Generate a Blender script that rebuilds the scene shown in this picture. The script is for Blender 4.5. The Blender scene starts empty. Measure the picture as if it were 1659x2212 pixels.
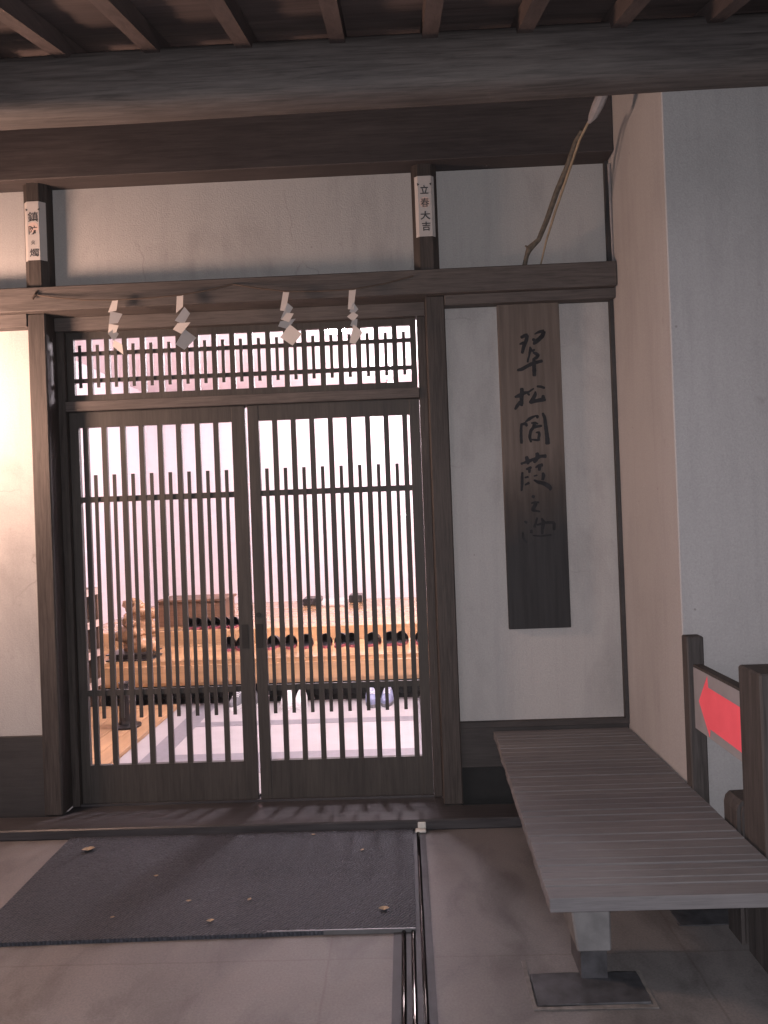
import bpy, bmesh, math, random
from mathutils import Vector, Matrix, noise
random.seed(7)
SC = bpy.context.scene
COL = SC.collection

# ---------------------------------------------------------------- camera
cam_d = bpy.data.cameras.new('camera'); cam = bpy.data.objects.new('camera', cam_d); COL.objects.link(cam)
cam_d.sensor_fit = 'HORIZONTAL'; cam_d.sensor_width = 36.0; cam_d.lens = 36.0*1660/1659
cam_d.clip_start = 0.05; cam_d.clip_end = 500
ROLL = 0.0375
def cam_basis(vp=(872, 1112), lean=ROLL, f=1660., c=(829.5, 1106.)):
    y = Vector(((vp[0]-c[0])/f, (vp[1]-c[1])/f, 1)).normalized()
    d = Vector((lean, 1, 0)); d = (d - y*d.dot(y)).normalized()
    x = d.cross(y)
    return Matrix((x, y, -d))            # rows: world axes in camera space (right, down, forward)
_m = cam_basis()
R = Matrix((_m @ Vector((1, 0, 0)), _m @ Vector((0, -1, 0)), _m @ Vector((0, 0, -1)))).transposed()
cam.matrix_world = Matrix.Translation((0, 0, 1.5)) @ R.to_4x4()
SC.camera = cam

# ---------------------------------------------------------------- world, exposure
w = bpy.data.worlds.new('World'); SC.world = w; w.use_nodes = True
nt = w.node_tree; nt.nodes.clear()
out = nt.nodes.new('ShaderNodeOutputWorld'); bg = nt.nodes.new('ShaderNodeBackground')
sky = nt.nodes.new('ShaderNodeTexSky'); sky.sky_type = 'NISHITA'; sky.sun_disc = False
sky.sun_elevation = math.radians(1.0); sky.sun_rotation = math.radians(200)
sky.air_density = 1.0; sky.dust_density = 3.0; sky.ozone_density = 1.0
hs = nt.nodes.new('ShaderNodeHueSaturation'); hs.inputs['Saturation'].default_value = 0.18
mx = nt.nodes.new('ShaderNodeMix'); mx.data_type = 'RGBA'; mx.blend_type = 'MULTIPLY'
mx.inputs['Factor'].default_value = 1.0; mx.inputs[7].default_value = (1.0, 0.94, 1.03, 1)
nt.links.new(sky.outputs[0], hs.inputs['Color']); nt.links.new(hs.outputs[0], mx.inputs[6])
nt.links.new(mx.outputs[2], bg.inputs[0]); bg.inputs[1].default_value = 0.09
nt.links.new(bg.outputs[0], out.inputs[0])
SC.view_settings.view_transform = 'Standard'; SC.view_settings.look = 'None'
SC.view_settings.exposure = 1.42; SC.view_settings.gamma = 1.0
SC.cycles.max_bounces = 10; SC.cycles.transparent_max_bounces = 12
SC.cycles.use_denoising = True
SC.cycles.sample_clamp_indirect = 6.0

LAMP_IN = 106.0       # radiance of the globe lamp in the entrance room
LAMP_OUT = 52.0       # radiance of the paper wall lantern left of the door
TORCH = 70.0           # watts, light of the phone that took the picture (mirrored in the door glass)

# ---------------------------------------------------------------- materials
MATS = {}
def nodes(name):
    m = bpy.data.materials.new(name); m.use_nodes = True; n = m.node_tree
    n.nodes.clear()
    o = n.nodes.new('ShaderNodeOutputMaterial'); p = n.nodes.new('ShaderNodeBsdfPrincipled')
    n.links.new(p.outputs[0], o.inputs[0]); MATS[name] = m
    return m, n, p
def N(n, t, **k):
    x = n.nodes.new(t)
    for a, v in k.items(): setattr(x, a, v)
    return x
def coords(n, scale=(1, 1, 1), space='Object', rot=(0, 0, 0)):
    tc = N(n, 'ShaderNodeTexCoord'); mp = N(n, 'ShaderNodeMapping')
    mp.inputs['Scale'].default_value = scale; mp.inputs['Rotation'].default_value = rot
    n.links.new(tc.outputs[space], mp.inputs[0]); return mp.outputs[0]
def tex(n, vec, scale, detail=5, rough=.55, dist=0):
    t = N(n, 'ShaderNodeTexNoise'); t.inputs['Scale'].default_value = scale; t.inputs['Detail'].default_value = detail
    t.inputs['Roughness'].default_value = rough; t.inputs['Distortion'].default_value = dist
    n.links.new(vec, t.inputs['Vector']); return t.outputs[0]
def ramp(n, fac, stops):
    r = N(n, 'ShaderNodeValToRGB'); e = r.color_ramp.elements
    while len(e) < len(stops): e.new(.5)
    for k, (p, c) in enumerate(stops):
        e[k].position = p; e[k].color = (*c, 1) if len(c) == 3 else c
    n.links.new(fac, r.inputs[0]); return r.outputs[0]
def bump(n, p, h, strength=.3, dist=.01):
    b = N(n, 'ShaderNodeBump'); b.inputs['Strength'].default_value = strength; b.inputs['Distance'].default_value = dist
    n.links.new(h, b.inputs['Height']); n.links.new(b.outputs[0], p.inputs['Normal'])
def mixc(n, fac, a, b, mode='MIX'):
    x = N(n, 'ShaderNodeMix', data_type='RGBA', blend_type=mode)
    for s, v in ((0, fac), (6, a), (7, b)):
        if isinstance(v, (int, float)): x.inputs[s].default_value = v
        elif isinstance(v, tuple): x.inputs[s].default_value = (*v, 1)
        else: n.links.new(v, x.inputs[s])
    return x.outputs[2]
def mul(c, k): return tuple(min(1, x*k) for x in c)
def wood(name, col, axis, rough=.6, contrast=1.0, fine=38, bmp=.25, spec=.3):
    m, n, p = nodes(name)
    s = [1, 1, 1]; s['xyz'.index(axis)] = .06
    v = coords(n, tuple(s))
    g = tex(n, v, fine, 6, .65, .6)
    c1 = ramp(n, g, [(.3, mul(col, 1-.42*contrast)), (.5, col), (.72, mul(col, 1+.38*contrast))])
    fs = [1, 1, 1]; fs['xyz'.index(axis)] = .025
    ff = tex(n, coords(n, tuple(fs)), fine*3.2, 4, .7, .2)
    c1 = mixc(n, contrast*.8 if contrast < 1.25 else 1.0, c1, ramp(n, ff, [(.33, (.66, .66, .66)), (.48, (1, 1, 1)), (.7, (1.12, 1.12, 1.12))]), 'MULTIPLY')
    big = tex(n, coords(n, tuple(1 if q == 1 else .35 for q in s)), 3.0, 5, .6)
    c2 = ramp(n, big, [(.32, (.72, .72, .74)), (.7, (1.15, 1.13, 1.1))])
    n.links.new(mixc(n, 1.0, c1, c2, 'MULTIPLY'), p.inputs['Base Color'])
    r = N(n, 'ShaderNodeMapRange'); r.inputs[3].default_value = rough-.1; r.inputs[4].default_value = rough+.15
    n.links.new(g, r.inputs[0]); n.links.new(r.outputs[0], p.inputs['Roughness'])
    p.inputs['Specular IOR Level'].default_value = spec
    bump(n, p, g, bmp, .004)
    return m
def plain(name, col, rough=.6, metal=0, spec=.4, var=.12, scale=18, bmp=.0):
    m, n, p = nodes(name)
    g = tex(n, coords(n), scale, 5, .6)
    n.links.new(ramp(n, g, [(.3, mul(col, 1-var)), (.7, mul(col, 1+var))]), p.inputs['Base Color'])
    p.inputs['Roughness'].default_value = rough; p.inputs['Metallic'].default_value = metal
    p.inputs['Specular IOR Level'].default_value = spec
    if bmp: bump(n, p, g, bmp, .004)
    return m
def emitter(name, col, strength):
    m, n, p = nodes(name)
    n.nodes.remove(p); e = N(n, 'ShaderNodeEmission'); e.inputs[0].default_value = (*col, 1); e.inputs[1].default_value = strength
    n.links.new(e.outputs[0], n.nodes['Material Output'].inputs[0]); return m
def plaster(name, col, stain=.25, crack=.6):
    m, n, p = nodes(name)
    a = tex(n, coords(n, (1, 1, .55)), 2.3, 6, .62, .4)
    b = tex(n, coords(n), 120, 5, .7)
    c = ramp(n, a, [(.28, mul(col, 1-stain)), (.48, col), (.75, mul(col, 1.06))])
    sp = ramp(n, tex(n, coords(n, (1, 1, .8)), 8, 4, .6), [(.17, (.74, .72, .70)), (.31, (1, 1, 1))])
    c = mixc(n, 1.0, c, sp, 'MULTIPLY')
    drip = ramp(n, tex(n, coords(n, (9, 9, .7)), 2.0, 5, .65, .3), [(.34, (.87, .87, .88)), (.5, (1, 1, 1))])
    c = mixc(n, .45, c, drip, 'MULTIPLY')
    c = mixc(n, 1.0, c, ramp(n, b, [(.3, (.90, .90, .90)), (.7, (1.08, 1.08, 1.08))]), 'MULTIPLY')
    dots = N(n, 'ShaderNodeTexVoronoi'); dots.inputs['Scale'].default_value = 5.5; n.links.new(coords(n), dots.inputs['Vector'])
    c = mixc(n, .55, c, ramp(n, dots.outputs[0], [(.018, (.45, .42, .40)), (.034, (1, 1, 1))]), 'MULTIPLY')
    vo = N(n, 'ShaderNodeTexVoronoi', feature='DISTANCE_TO_EDGE'); vo.inputs['Scale'].default_value = 1.25
    wv = N(n, 'ShaderNodeMix', data_type='RGBA', blend_type='LINEAR_LIGHT'); wv.inputs[0].default_value = .11
    tc = N(n, 'ShaderNodeTexCoord'); wn = N(n, 'ShaderNodeTexNoise'); wn.inputs['Scale'].default_value = 4.5; wn.inputs['Detail'].default_value = 6
    n.links.new(tc.outputs['Object'], wn.inputs['Vector']); n.links.new(tc.outputs['Object'], wv.inputs[6]); n.links.new(wn.outputs[1], wv.inputs[7])
    n.links.new(wv.outputs[2], vo.inputs['Vector'])
    ck = ramp(n, vo.outputs[0], [(.0, (.62, .60, .59)), (.005, (1, 1, 1))])
    msk = ramp(n, tex(n, coords(n), 1.7, 2, .5), [(.52, (0, 0, 0)), (.60, (crack, crack, crack))])
    n.links.new(mixc(n, msk, c, mixc(n, 1.0, c, ck, 'MULTIPLY')), p.inputs['Base Color'])
    p.inputs['Roughness'].default_value = .9; p.inputs['Specular IOR Level'].default_value = .15
    h = N(n, 'ShaderNodeMath', operation='ADD'); n.links.new(a, h.inputs[0]); n.links.new(b, h.inputs[1])
    bump(n, p, h.outputs[0], .35, .008)
    return m

M_door = wood('dark_lattice_wood', (.050, .046, .044), 'z', .55, .6, 60)
M_post = wood('post_wood', (.052, .045, .043), 'z', .62, 1.0, 85, .4)
M_beamx = wood('beam_wood', (.096, .084, .081), 'x', .65, .8, 85, .35)
M_log = wood('log_wood', (.086, .077, .076), 'x', .62, 1.0, 60, .5)
M_plate = wood('wall_plate_wood', (.056, .048, .049), 'x', .7, .6, 70)
M_raft = wood('rafter_wood', (.072, .056, .055), 'y', .7, .7)
M_roofb = wood('roof_board_wood', (.064, .049, .048), 'x', .75, .8)
M_wains = wood('wainscot_wood', (.055, .050, .050), 'x', .7, .6, 70)
M_dark = wood('dark_plain_wood', (.047, .046, .048), 'x', .7, .4, 70)  # one dark wood tone for left wainscot and corner batten
M_sill = wood('sill_wood', (.050, .049, .054), 'x', .33, .7, 60)
M_bench = wood('weathered_bench_wood', (.140, .136, .146), 'x', .8, .4, 130, .12)
M_signpost = wood('sign_post_wood', (.062, .056, .056), 'z', .78, 1.0, 50, .6)
M_gold = wood('polished_floor_wood', (.53, .32, .165), 'x', .13, .35, 14, .03, .6)
M_goldp = wood('duckboard_wood', (.42, .25, .13), 'y', .5, .4, 14, .05)
M_rack = wood('rack_wood', (.14, .09, .065), 'y', .5, .5)
M_rackl = wood('rack_edge_wood', (.55, .42, .36), 'y', .5, .3)
M_chest = wood('chest_wood', (.16, .085, .05), 'x', .45, .6)
M_carve = wood('carved_wood', (.42, .24, .13), 'z', .22, 1.0, 16, .3)
M_plaster = plaster('old_white_plaster', (.385, .375, .375))
M_plaster2 = plaster('wing_plaster', (.375, .366, .376), .10, .12)
M_inwall = plain('room_white', (.70, .63, .655), .85, var=.03)
M_genkan = plain('pale_floor_tile', (.37, .345, .345), .45, var=.07, scale=6)
M_genkand = plain('grey_floor_strip', (.19, .185, .20), .45, var=.1)
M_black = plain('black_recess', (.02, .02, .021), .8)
M_paper = plain('white_paper', (.43, .405, .40), .8, var=.05)
M_ink = plain('black_ink', (.045, .045, .05), .8, var=.2)
M_inkpale = plain('worn_black_ink', (.026, .027, .031), .85, spec=.1, var=.25)
M_seal = plain('faded_red_seal', (.55, .42, .38), .85)
M_steel = plain('glint_tinted_rail', (.010, .0065, .0045), .06, metal=1.0, var=.1)  # steel rails; orange of the lamp glints put into the base colour
M_steeld = plain('dull_drain_metal', (.040, .040, .046), .6, metal=.3, var=.2)
M_steeld2 = plain('worn_edge_metal', (.14, .14, .15), .45, metal=.5)
M_cap = plain('white_plastic', (.50, .50, .48), .5)
M_chrome = plain('chrome', (.8, .78, .78), .12, metal=1.0, var=.02)
M_blackgl = plain('black_lacquer', (.02, .018, .018), .35)
M_red = plain('fluorescent_red_paint', (1.0, .13, .18), .7, var=.09, scale=9)
M_board = plain('grey_sign_board', (.27, .262, .285), .8, var=.1, scale=9)
M_stone = plain('grey_stone_block', (.135, .135, .142), .85, var=.2, scale=14, bmp=.4)
M_mottled = plain('dark_mottled', (.045, .046, .053), .6, var=.45, scale=16, bmp=.4)
M_mortar = plain('pale_mortar', (.125, .115, .113), .9, var=.3, scale=30, bmp=.4)
M_bark = plain('branch_bark', (.10, .085, .07), .85, var=.4, scale=40, bmp=.6)
M_straw = plain('dry_straw', (.26, .20, .14), .8, var=.2, scale=30)
M_wrap = plain('pale_wrapping', (.25, .23, .235), .8, var=.15, scale=25)
M_cord = plain('hemp_cord', (.08, .06, .05), .9, var=.2)
M_slip = plain('black_slipper_vinyl', (.02, .017, .02), .4)
M_slipr = plain('wine_red_slipper_sole', (.26, .07, .085), .5)
M_white = plain('white_leather', (.8, .78, .77), .4, var=.03)
M_blue = plain('blue_grey_fabric', (.22, .24, .36), .7)
M_grey = plain('grey_fabric', (.16, .16, .17), .7)
M_tray = plain('white_tray', (.75, .68, .66), .35, var=.03)
M_leaf = plain('dry_leaf', (.30, .22, .15), .8, var=.3, scale=60)
M_yellow = plain('yellow_flowers', (.75, .62, .18), .7, var=.25, scale=80)
M_green = plain('green_leaves', (.06, .10, .03), .6, var=.4, scale=60)
M_globe = emitter('lamp_globe_glass', (1.0, .88, .95), LAMP_IN)
M_globef = emitter('front_lamp_globe_glass', (1.0, .90, .97), LAMP_IN*1.7)
M_lantern = emitter('lantern_paper', (1.0, .62, .45), LAMP_OUT)

def glass():
    m, n, p = nodes('door_glass'); n.nodes.remove(p)
    t = N(n, 'ShaderNodeBsdfTransparent'); g = N(n, 'ShaderNodeBsdfGlossy'); g.inputs['Roughness'].default_value = .0
    x = N(n, 'ShaderNodeMixShader'); x.inputs[0].default_value = .055
    n.links.new(t.outputs[0], x.inputs[1]); n.links.new(g.outputs[0], x.inputs[2])
    n.links.new(x.outputs[0], n.nodes['Material Output'].inputs[0]); return m
M_glass = glass()

def paving_mat():
    m, n, p = nodes('stone_paving')
    v = coords(n)
    br = N(n, 'ShaderNodeTexBrick'); br.offset = 0.0; br.squash = 1.0
    tc = N(n, 'ShaderNodeTexCoord'); mp = N(n, 'ShaderNodeMapping'); mp.inputs['Location'].default_value = (.31+1.2, -2.61+9*1.05, 0)
    wob = N(n, 'ShaderNodeTexNoise'); wob.inputs['Scale'].default_value = 9; wob.inputs['Detail'].default_value = 4
    n.links.new(tc.outputs['Object'], wob.inputs['Vector'])
    ad = N(n, 'ShaderNodeMix', data_type='RGBA', blend_type='LINEAR_LIGHT'); ad.inputs[0].default_value = .008
    n.links.new(tc.outputs['Object'], ad.inputs[6]); n.links.new(wob.outputs[1], ad.inputs[7])
    n.links.new(ad.outputs[2], mp.inputs[0]); n.links.new(mp.outputs[0], br.inputs[0])
    br.inputs['Scale'].default_value = 1; br.inputs['Brick Width'].default_value = 1.2; br.inputs['Row Height'].default_value = 1.05
    br.inputs['Mortar Size'].default_value = .006; br.inputs['Mortar Smooth'].default_value = .8
    br.inputs[1].default_value = (1, 1, 1, 1); br.inputs[2].default_value = (.86, .87, .88, 1); br.inputs[3].default_value = (.80, .78, .77, 1)
    a = tex(n, v, 1.6, 7, .62, .5); b = tex(n, v, 130, 4, .7); c = tex(n, coords(n, (1, .5, 1)), 5, 6, .6, .8)
    col = ramp(n, a, [(.25, (.092, .087, .088)), (.5, (.140, .131, .133)), (.75, (.164, .154, .157))])
    col = mixc(n, 1.0, col, br.outputs[0], 'MULTIPLY')
    col = mixc(n, 1.0, col, ramp(n, b, [(.3, (.8, .8, .8)), (.7, (1.18, 1.18, 1.18))]), 'MULTIPLY')
    col = mixc(n, 1.0, col, ramp(n, c, [(.30, (.62, .60, .60)), (.5, (1, 1, 1)), (.72, (1.14, 1.11, 1.10))]), 'MULTIPLY')
    n.links.new(col, p.inputs['Base Color'])
    rr = N(n, 'ShaderNodeMapRange'); rr.inputs[3].default_value = .45; rr.inputs[4].default_value = .75
    n.links.new(c, rr.inputs[0]); n.links.new(rr.outputs[0], p.inputs['Roughness'])
    p.inputs['Specular IOR Level'].default_value = .35
    bump(n, p, b, .25, .003); return m
M_pave = paving_mat()

def mat_mat():
    m, n, p = nodes('ribbed_rubber')
    v = coords(n, rot=(0, 0, math.radians(38)))
    w1 = N(n, 'ShaderNodeTexWave', wave_type='BANDS', bands_direction='X'); w1.inputs['Scale'].default_value = 26
    w1.inputs['Distortion'].default_value = 4.5; w1.inputs['Detail'].default_value = 2; w1.inputs['Detail Scale'].default_value = 4
    n.links.new(v, w1.inputs[0])
    vo = N(n, 'ShaderNodeTexVoronoi'); vo.inputs['Scale'].default_value = 75; n.links.new(coords(n), vo.inputs['Vector'])
    col = ramp(n, tex(n, coords(n), 60, 6, .7), [(.3, (.034, .038, .048)), (.7, (.066, .071, .086))])
    col = mixc(n, 1.0, col, ramp(n, w1.outputs[1], [(.2, (.78, .78, .78)), (.8, (1.15, 1.15, 1.15))]), 'MULTIPLY')
    col = mixc(n, 1.0, col, ramp(n, tex(n, coords(n), 2.0, 4, .6), [(.3, (.8, .8, .82)), (.7, (1.15, 1.13, 1.15))]), 'MULTIPLY')
    n.links.new(col, p.inputs['Base Color']); p.inputs['Roughness'].default_value = .6
    p.inputs['Specular IOR Level'].default_value = .3
    h = N(n, 'ShaderNodeMath', operation='ADD'); n.links.new(w1.outputs[1], h.inputs[0]); n.links.new(vo.outputs[0], h.inputs[1])
    bump(n, p, h.outputs[0], .9, .006); return m
M_mat = mat_mat()

def signboard_mat():
    # old board: brown above, rain-blackened lower part with an uneven edge (the stain belongs to the board)
    m, n, p = nodes('old_sign_board')
    tc = N(n, 'ShaderNodeTexCoord'); sx = N(n, 'ShaderNodeSeparateXYZ'); n.links.new(tc.outputs['Object'], sx.inputs[0])
    nz = tex(n, coords(n, (3, 1, 1)), 5, 5, .6)
    a = N(n, 'ShaderNodeMath', operation='MULTIPLY_ADD'); n.links.new(nz, a.inputs[0]); a.inputs[1].default_value = .22; n.links.new(sx.outputs[2], a.inputs[2])
    b = N(n, 'ShaderNodeMath', operation='MULTIPLY_ADD'); n.links.new(sx.outputs[0], b.inputs[0]); b.inputs[1].default_value = -.35; n.links.new(a.outputs[0], b.inputs[2])
    st = ramp(n, b.outputs[0], [(.56, (.029, .030, .033)), (.78, (.055, .047, .044)), (1.0, (.112, .093, .084))])
    g = tex(n, coords(n, (1, 1, .05)), 40, 6, .65)
    n.links.new(mixc(n, 1.0, st, ramp(n, g, [(.3, (.75, .75, .75)), (.7, (1.2, 1.2, 1.2))]), 'MULTIPLY'), p.inputs['Base Color'])
    p.inputs['Roughness'].default_value = .7; p.inputs['Specular IOR Level'].default_value = .2
    bump(n, p, g, .2, .003); return m
M_signb = signboard_mat()

# ---------------------------------------------------------------- mesh helpers
ROOTLOC = {}
def add_box(bm, x0, x1, y0, y1, z0, z1, bev=0.0, seg=1, jit=0.0):
    vs = [bm.verts.new((x + random.uniform(-jit, jit), y + random.uniform(-jit, jit), z + random.uniform(-jit, jit)))
          for x in (x0, x1) for y in (y0, y1) for z in (z0, z1)]
    F = [(0, 1, 3, 2), (4, 6, 7, 5), (0, 4, 5, 1), (2, 3, 7, 6), (0, 2, 6, 4), (1, 5, 7, 3)]
    fs = [bm.faces.new([vs[i] for i in f]) for f in F]
    if bev > 0:
        es = list({e for f in fs for e in f.edges})
        bmesh.ops.bevel(bm, geom=es, offset=bev, segments=seg, affect='EDGES', clamp_overlap=True)
    return bm
def box(*a, **k):
    bm = bmesh.new(); return add_box(bm, *a, **k)
def boxes(lst, bev=0.0, seg=1):
    bm = bmesh.new()
    for b in lst: add_box(bm, *b, bev=bev, seg=seg)
    return bm
def add_prism(bm, poly, vec):
    """poly: list of 3-D points (planar), extruded by vec"""
    a = [bm.verts.new(p) for p in poly]; b = [bm.verts.new(Vector(p)+Vector(vec)) for p in poly]
    k = len(poly)
    bm.faces.new(a); bm.faces.new(b[::-1])
    for i in range(k): bm.faces.new([a[i], b[i], b[(i+1) % k], a[(i+1) % k]])
def add_tube(bm, pts, radii, seg=10, cap=True):
    pts = [Vector(p) for p in pts]; n = len(pts)
    if isinstance(radii, (int, float)): radii = [radii]*n
    rings = []
    up = Vector((.13, .31, .94))
    for i, p in enumerate(pts):
        t = (pts[min(i+1, n-1)] - pts[max(i-1, 0)]).normalized()
        u = t.cross(up)
        if u.length < 1e-3: u = t.cross(Vector((1, 0, 0)))
        u.normalize(); v = t.cross(u)
        rings.append([bm.verts.new(p + (u*math.cos(2*math.pi*k/seg) + v*math.sin(2*math.pi*k/seg))*radii[i]) for k in range(seg)])
    for a, b in zip(rings, rings[1:]):
        for k in range(seg): bm.faces.new([a[k], a[(k+1) % seg], b[(k+1) % seg], b[k]])
    if cap: bm.faces.new(rings[0][::-1]); bm.faces.new(rings[-1])
def add_lathe(bm, prof, c, seg=24):
    rings = []
    for r, z in prof:
        rings.append([bm.verts.new((c[0]+r*math.cos(2*math.pi*k/seg), c[1]+r*math.sin(2*math.pi*k/seg), c[2]+z)) for k in range(seg)])
    for a, b in zip(rings, rings[1:]):
        for k in range(seg): bm.faces.new([a[k], a[(k+1) % seg], b[(k+1) % seg], b[k]])
    bm.faces.new(rings[0][::-1]); bm.faces.new(rings[-1])
def add_ball(bm, c, r, sub=2, squash=(1, 1, 1), rough=0, seed=0):
    g = bmesh.ops.create_icosphere(bm, subdivisions=sub, radius=1)
    for v in g['verts']:
        d = v.co.copy(); k = 1 + (rough*noise.noise(d*1.7+Vector((seed, 0, 0))) if rough else 0)
        v.co = Vector((c[0]+d.x*r*squash[0]*k, c[1]+d.y*r*squash[1]*k, c[2]+d.z*r*squash[2]*k))

def root(name, label, cat, loc=(0, 0, 0), group=None, kind=None):
    o = bpy.data.objects.new(name, None); COL.objects.link(o); o.location = loc
    o.empty_display_size = .1
    o['label'] = label; o['category'] = cat
    if group: o['group'] = group
    if kind: o['kind'] = kind
    ROOTLOC[o.name] = Vector(loc); return o
def obj(name, bm, mat, parent=None, label=None, loc=None, smooth=False, kind=None):
    """bm in world coordinates; origin goes to the thing's base"""
    off = Vector((0, 0, 0))
    if parent is not None: off = ROOTLOC[parent.name]
    elif loc is not None: off = Vector(loc)
    if off.length: bmesh.ops.translate(bm, verts=bm.verts, vec=-off)
    bmesh.ops.recalc_face_normals(bm, faces=bm.faces)
    me = bpy.data.meshes.new(name); bm.to_mesh(me); bm.free()
    me.materials.append(mat)
    if smooth:
        for q in me.polygons: q.use_smooth = True
    o = bpy.data.objects.new(name, me); COL.objects.link(o)
    if parent is not None: o.parent = parent; ROOTLOC[o.name] = off
    else: o.location = off; ROOTLOC[o.name] = off
    if label: o['label'] = label
    if kind: o['kind'] = kind
    return o
def tag(o, label, cat, group=None):
    o['label'] = label; o['category'] = cat
    if group: o['group'] = group
    return o
def struct(name, bm, mat, label=None, cat=None):
    o = obj(name, bm, mat, kind='structure')
    if label: o['label'] = label
    if cat: o['category'] = cat
    return o
def copy_tree(o, parent=None):
    c = o.copy(); COL.objects.link(c)
    if parent is not None: c.parent = parent
    for ch in list(o.children): copy_tree(ch, c)
    return c

# glyphs: the built-in font's outlines turned into mesh
_fc = bpy.data.curves.new('glyph', 'FONT'); _fo = bpy.data.objects.new('glyph', _fc); COL.objects.link(_fo)
def glyph(bm, ch, cx, cz, wid, hgt, bold=.012, rot=0.0, shear=0.0, y=0.0, thick=.001, wob=0.0, cut=None):
    _fc.body = ch; _fc.offset = bold; _fc.resolution_u = 3
    dg = bpy.context.evaluated_depsgraph_get(); dg.update()
    me = bpy.data.meshes.new_from_object(_fo.evaluated_get(dg))
    xs = [v.co.x for v in me.vertices]; ys = [v.co.y for v in me.vertices]
    x0, x1, y0, y1 = min(xs), max(xs), min(ys), max(ys)
    t = bmesh.new(); t.from_mesh(me); bpy.data.meshes.remove(me)
    ex = bmesh.ops.extrude_face_region(t, geom=list(t.faces))
    up = {v for v in ex['geom'] if isinstance(v, bmesh.types.BMVert)}
    M = {}
    for v in t.verts:
        a = (v.co.x-(x0+x1)/2)/(x1-x0)*wid; b = (v.co.y-(y0+y1)/2)/(y1-y0)*hgt
        if wob:
            q = noise.noise_vector(Vector((a*9/wid*.3+ord(ch) % 17, b*9/hgt*.3, 0)))
            a += q.x*wob*wid; b += q.y*wob*hgt
        a += b*shear
        ar, br = a*math.cos(rot)-b*math.sin(rot), a*math.sin(rot)+b*math.cos(rot)
        M[v] = bm.verts.new((cx+ar, y-(thick if v in up else 0), cz+br))
    for f in t.faces:
        try: bm.faces.new([M[v] for v in f.verts])
        except ValueError: pass
    t.free()

# ================================================================ setting
bm = bmesh.new()
vs = [bm.verts.new(p) for p in ((-40, -60, 0), (40, -60, 0), (40, 20, 0), (-40, 20, 0))]; bm.faces.new(vs)
struct('ground', bm, M_pave)

# ================================================================ the building
B = root('entrance_building', 'white plastered timber building with a lattice door entrance under deep eaves', 'building')
WY = 3.90                                     # front of the plaster
XL, XR = -6.0, 1.088
PL0, PL1, PR0, PR1 = -1.863, -1.771, .146, .243   # the two door posts

# plaster panels
obj('wall', box(XL, PL0, WY, 4.02, .44, 2.52), M_plaster, B, 'left lower plaster panel glowing warm from the lantern')
obj('wall', box(PR1, 1.0695, WY, 4.02, .445, 2.535), M_plaster, B)
obj('upper_wall', box(XL, 1.0695, WY, 4.02, 2.70, 3.2345), M_plaster, B)
obj('corner_batten', box(1.0695, 1.0885, WY-.03, 4.02, .445, 3.2345), M_dark, B)
# wainscot
obj('wainscot', boxes([(XL, PL0, 3.875, 4.02, .0, .44)]), M_dark, B)
obj('wainscot', boxes([(PR1, 1.0885, 3.872, 4.02, .415, .445), (PR1, 1.0885, 3.885, 4.02, .215, .415)], .002), M_wains, B)
obj('vent_recess', box(PR1, 1.0885, 3.96, 4.02, .0, .215), M_black, B, 'ventilation gap below the right wainscot, its shade painted black')  # back board coloured black for the shade inside the gap
# posts
for a, b in ((PL0, PL1), (PR0, PR1)):
    obj('door_post', box(a, b, 3.83, 4.02, .05, 2.585, bev=.006), M_post, B)
# tie beam and head strip
obj('tie_beam', box(XL, 1.0875, 3.785, 4.0, 2.585, 2.705, bev=.004), M_beamx, B)
obj('head_strip', boxes([(XL, PL0, 3.825, 4.0, 2.52, 2.585)], .002), M_beamx, B)
obj('head_strip', boxes([(PR1, 1.0875, 3.825, 4.0, 2.535, 2.585)], .002), M_beamx, B)
obj('door_head', box(PL1, PR0, 3.93, 4.02, 2.515, 2.585, bev=.002), M_beamx, B)
obj('wall_plate', box(XL, 1.0885, 3.765, 4.1, 3.2345, 3.64, bev=.004), M_plate, B)
# short octagonal posts on the tie beam
def oct_post(x0, x1, yf, z0, z1, ch=.03):
    bm = bmesh.new()
    poly = [(x0, WY+.01), (x0, yf+ch), (x0+ch, yf), (x1-ch, yf), (x1, yf+ch), (x1, WY+.01)]
    add_prism(bm, [(x, y, z0) for x, y in poly], (0, 0, z1-z0)); return bm
obj('short_post', oct_post(-1.862, -1.742, 3.805, 2.705, 3.2345), M_post, B)
obj('short_post', oct_post(.100, .225, 3.805, 2.705, 3.2345), M_post, B)
# jambs, header, threshold, sill
obj('jamb', box(PL1, -1.731, 3.945, 4.042, .05, 2.515, bev=.002), M_post, B)
obj('jamb', box(.104, PR0, 3.945, 4.042, .05, 2.515, bev=.002), M_post, B)
obj('door_header', box(-1.731, .104, 3.935, 4.06, 2.098, 2.15, bev=.003), M_beamx, B)
obj('door_sill', boxes([(XL, 1.0885, 3.655, 3.83, 0.0, .05)], .006), M_sill, B)
obj('door_sill', boxes([(PL1, PR0, 3.832, 4.06, 0.0, .047)]), M_sill, B)
obj('door_track', boxes([(-1.731, .104, 3.955, 3.965, .047, .058), (-1.731, .104, 4.035, 4.045, .047, .058)]), M_sill, B)
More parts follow.
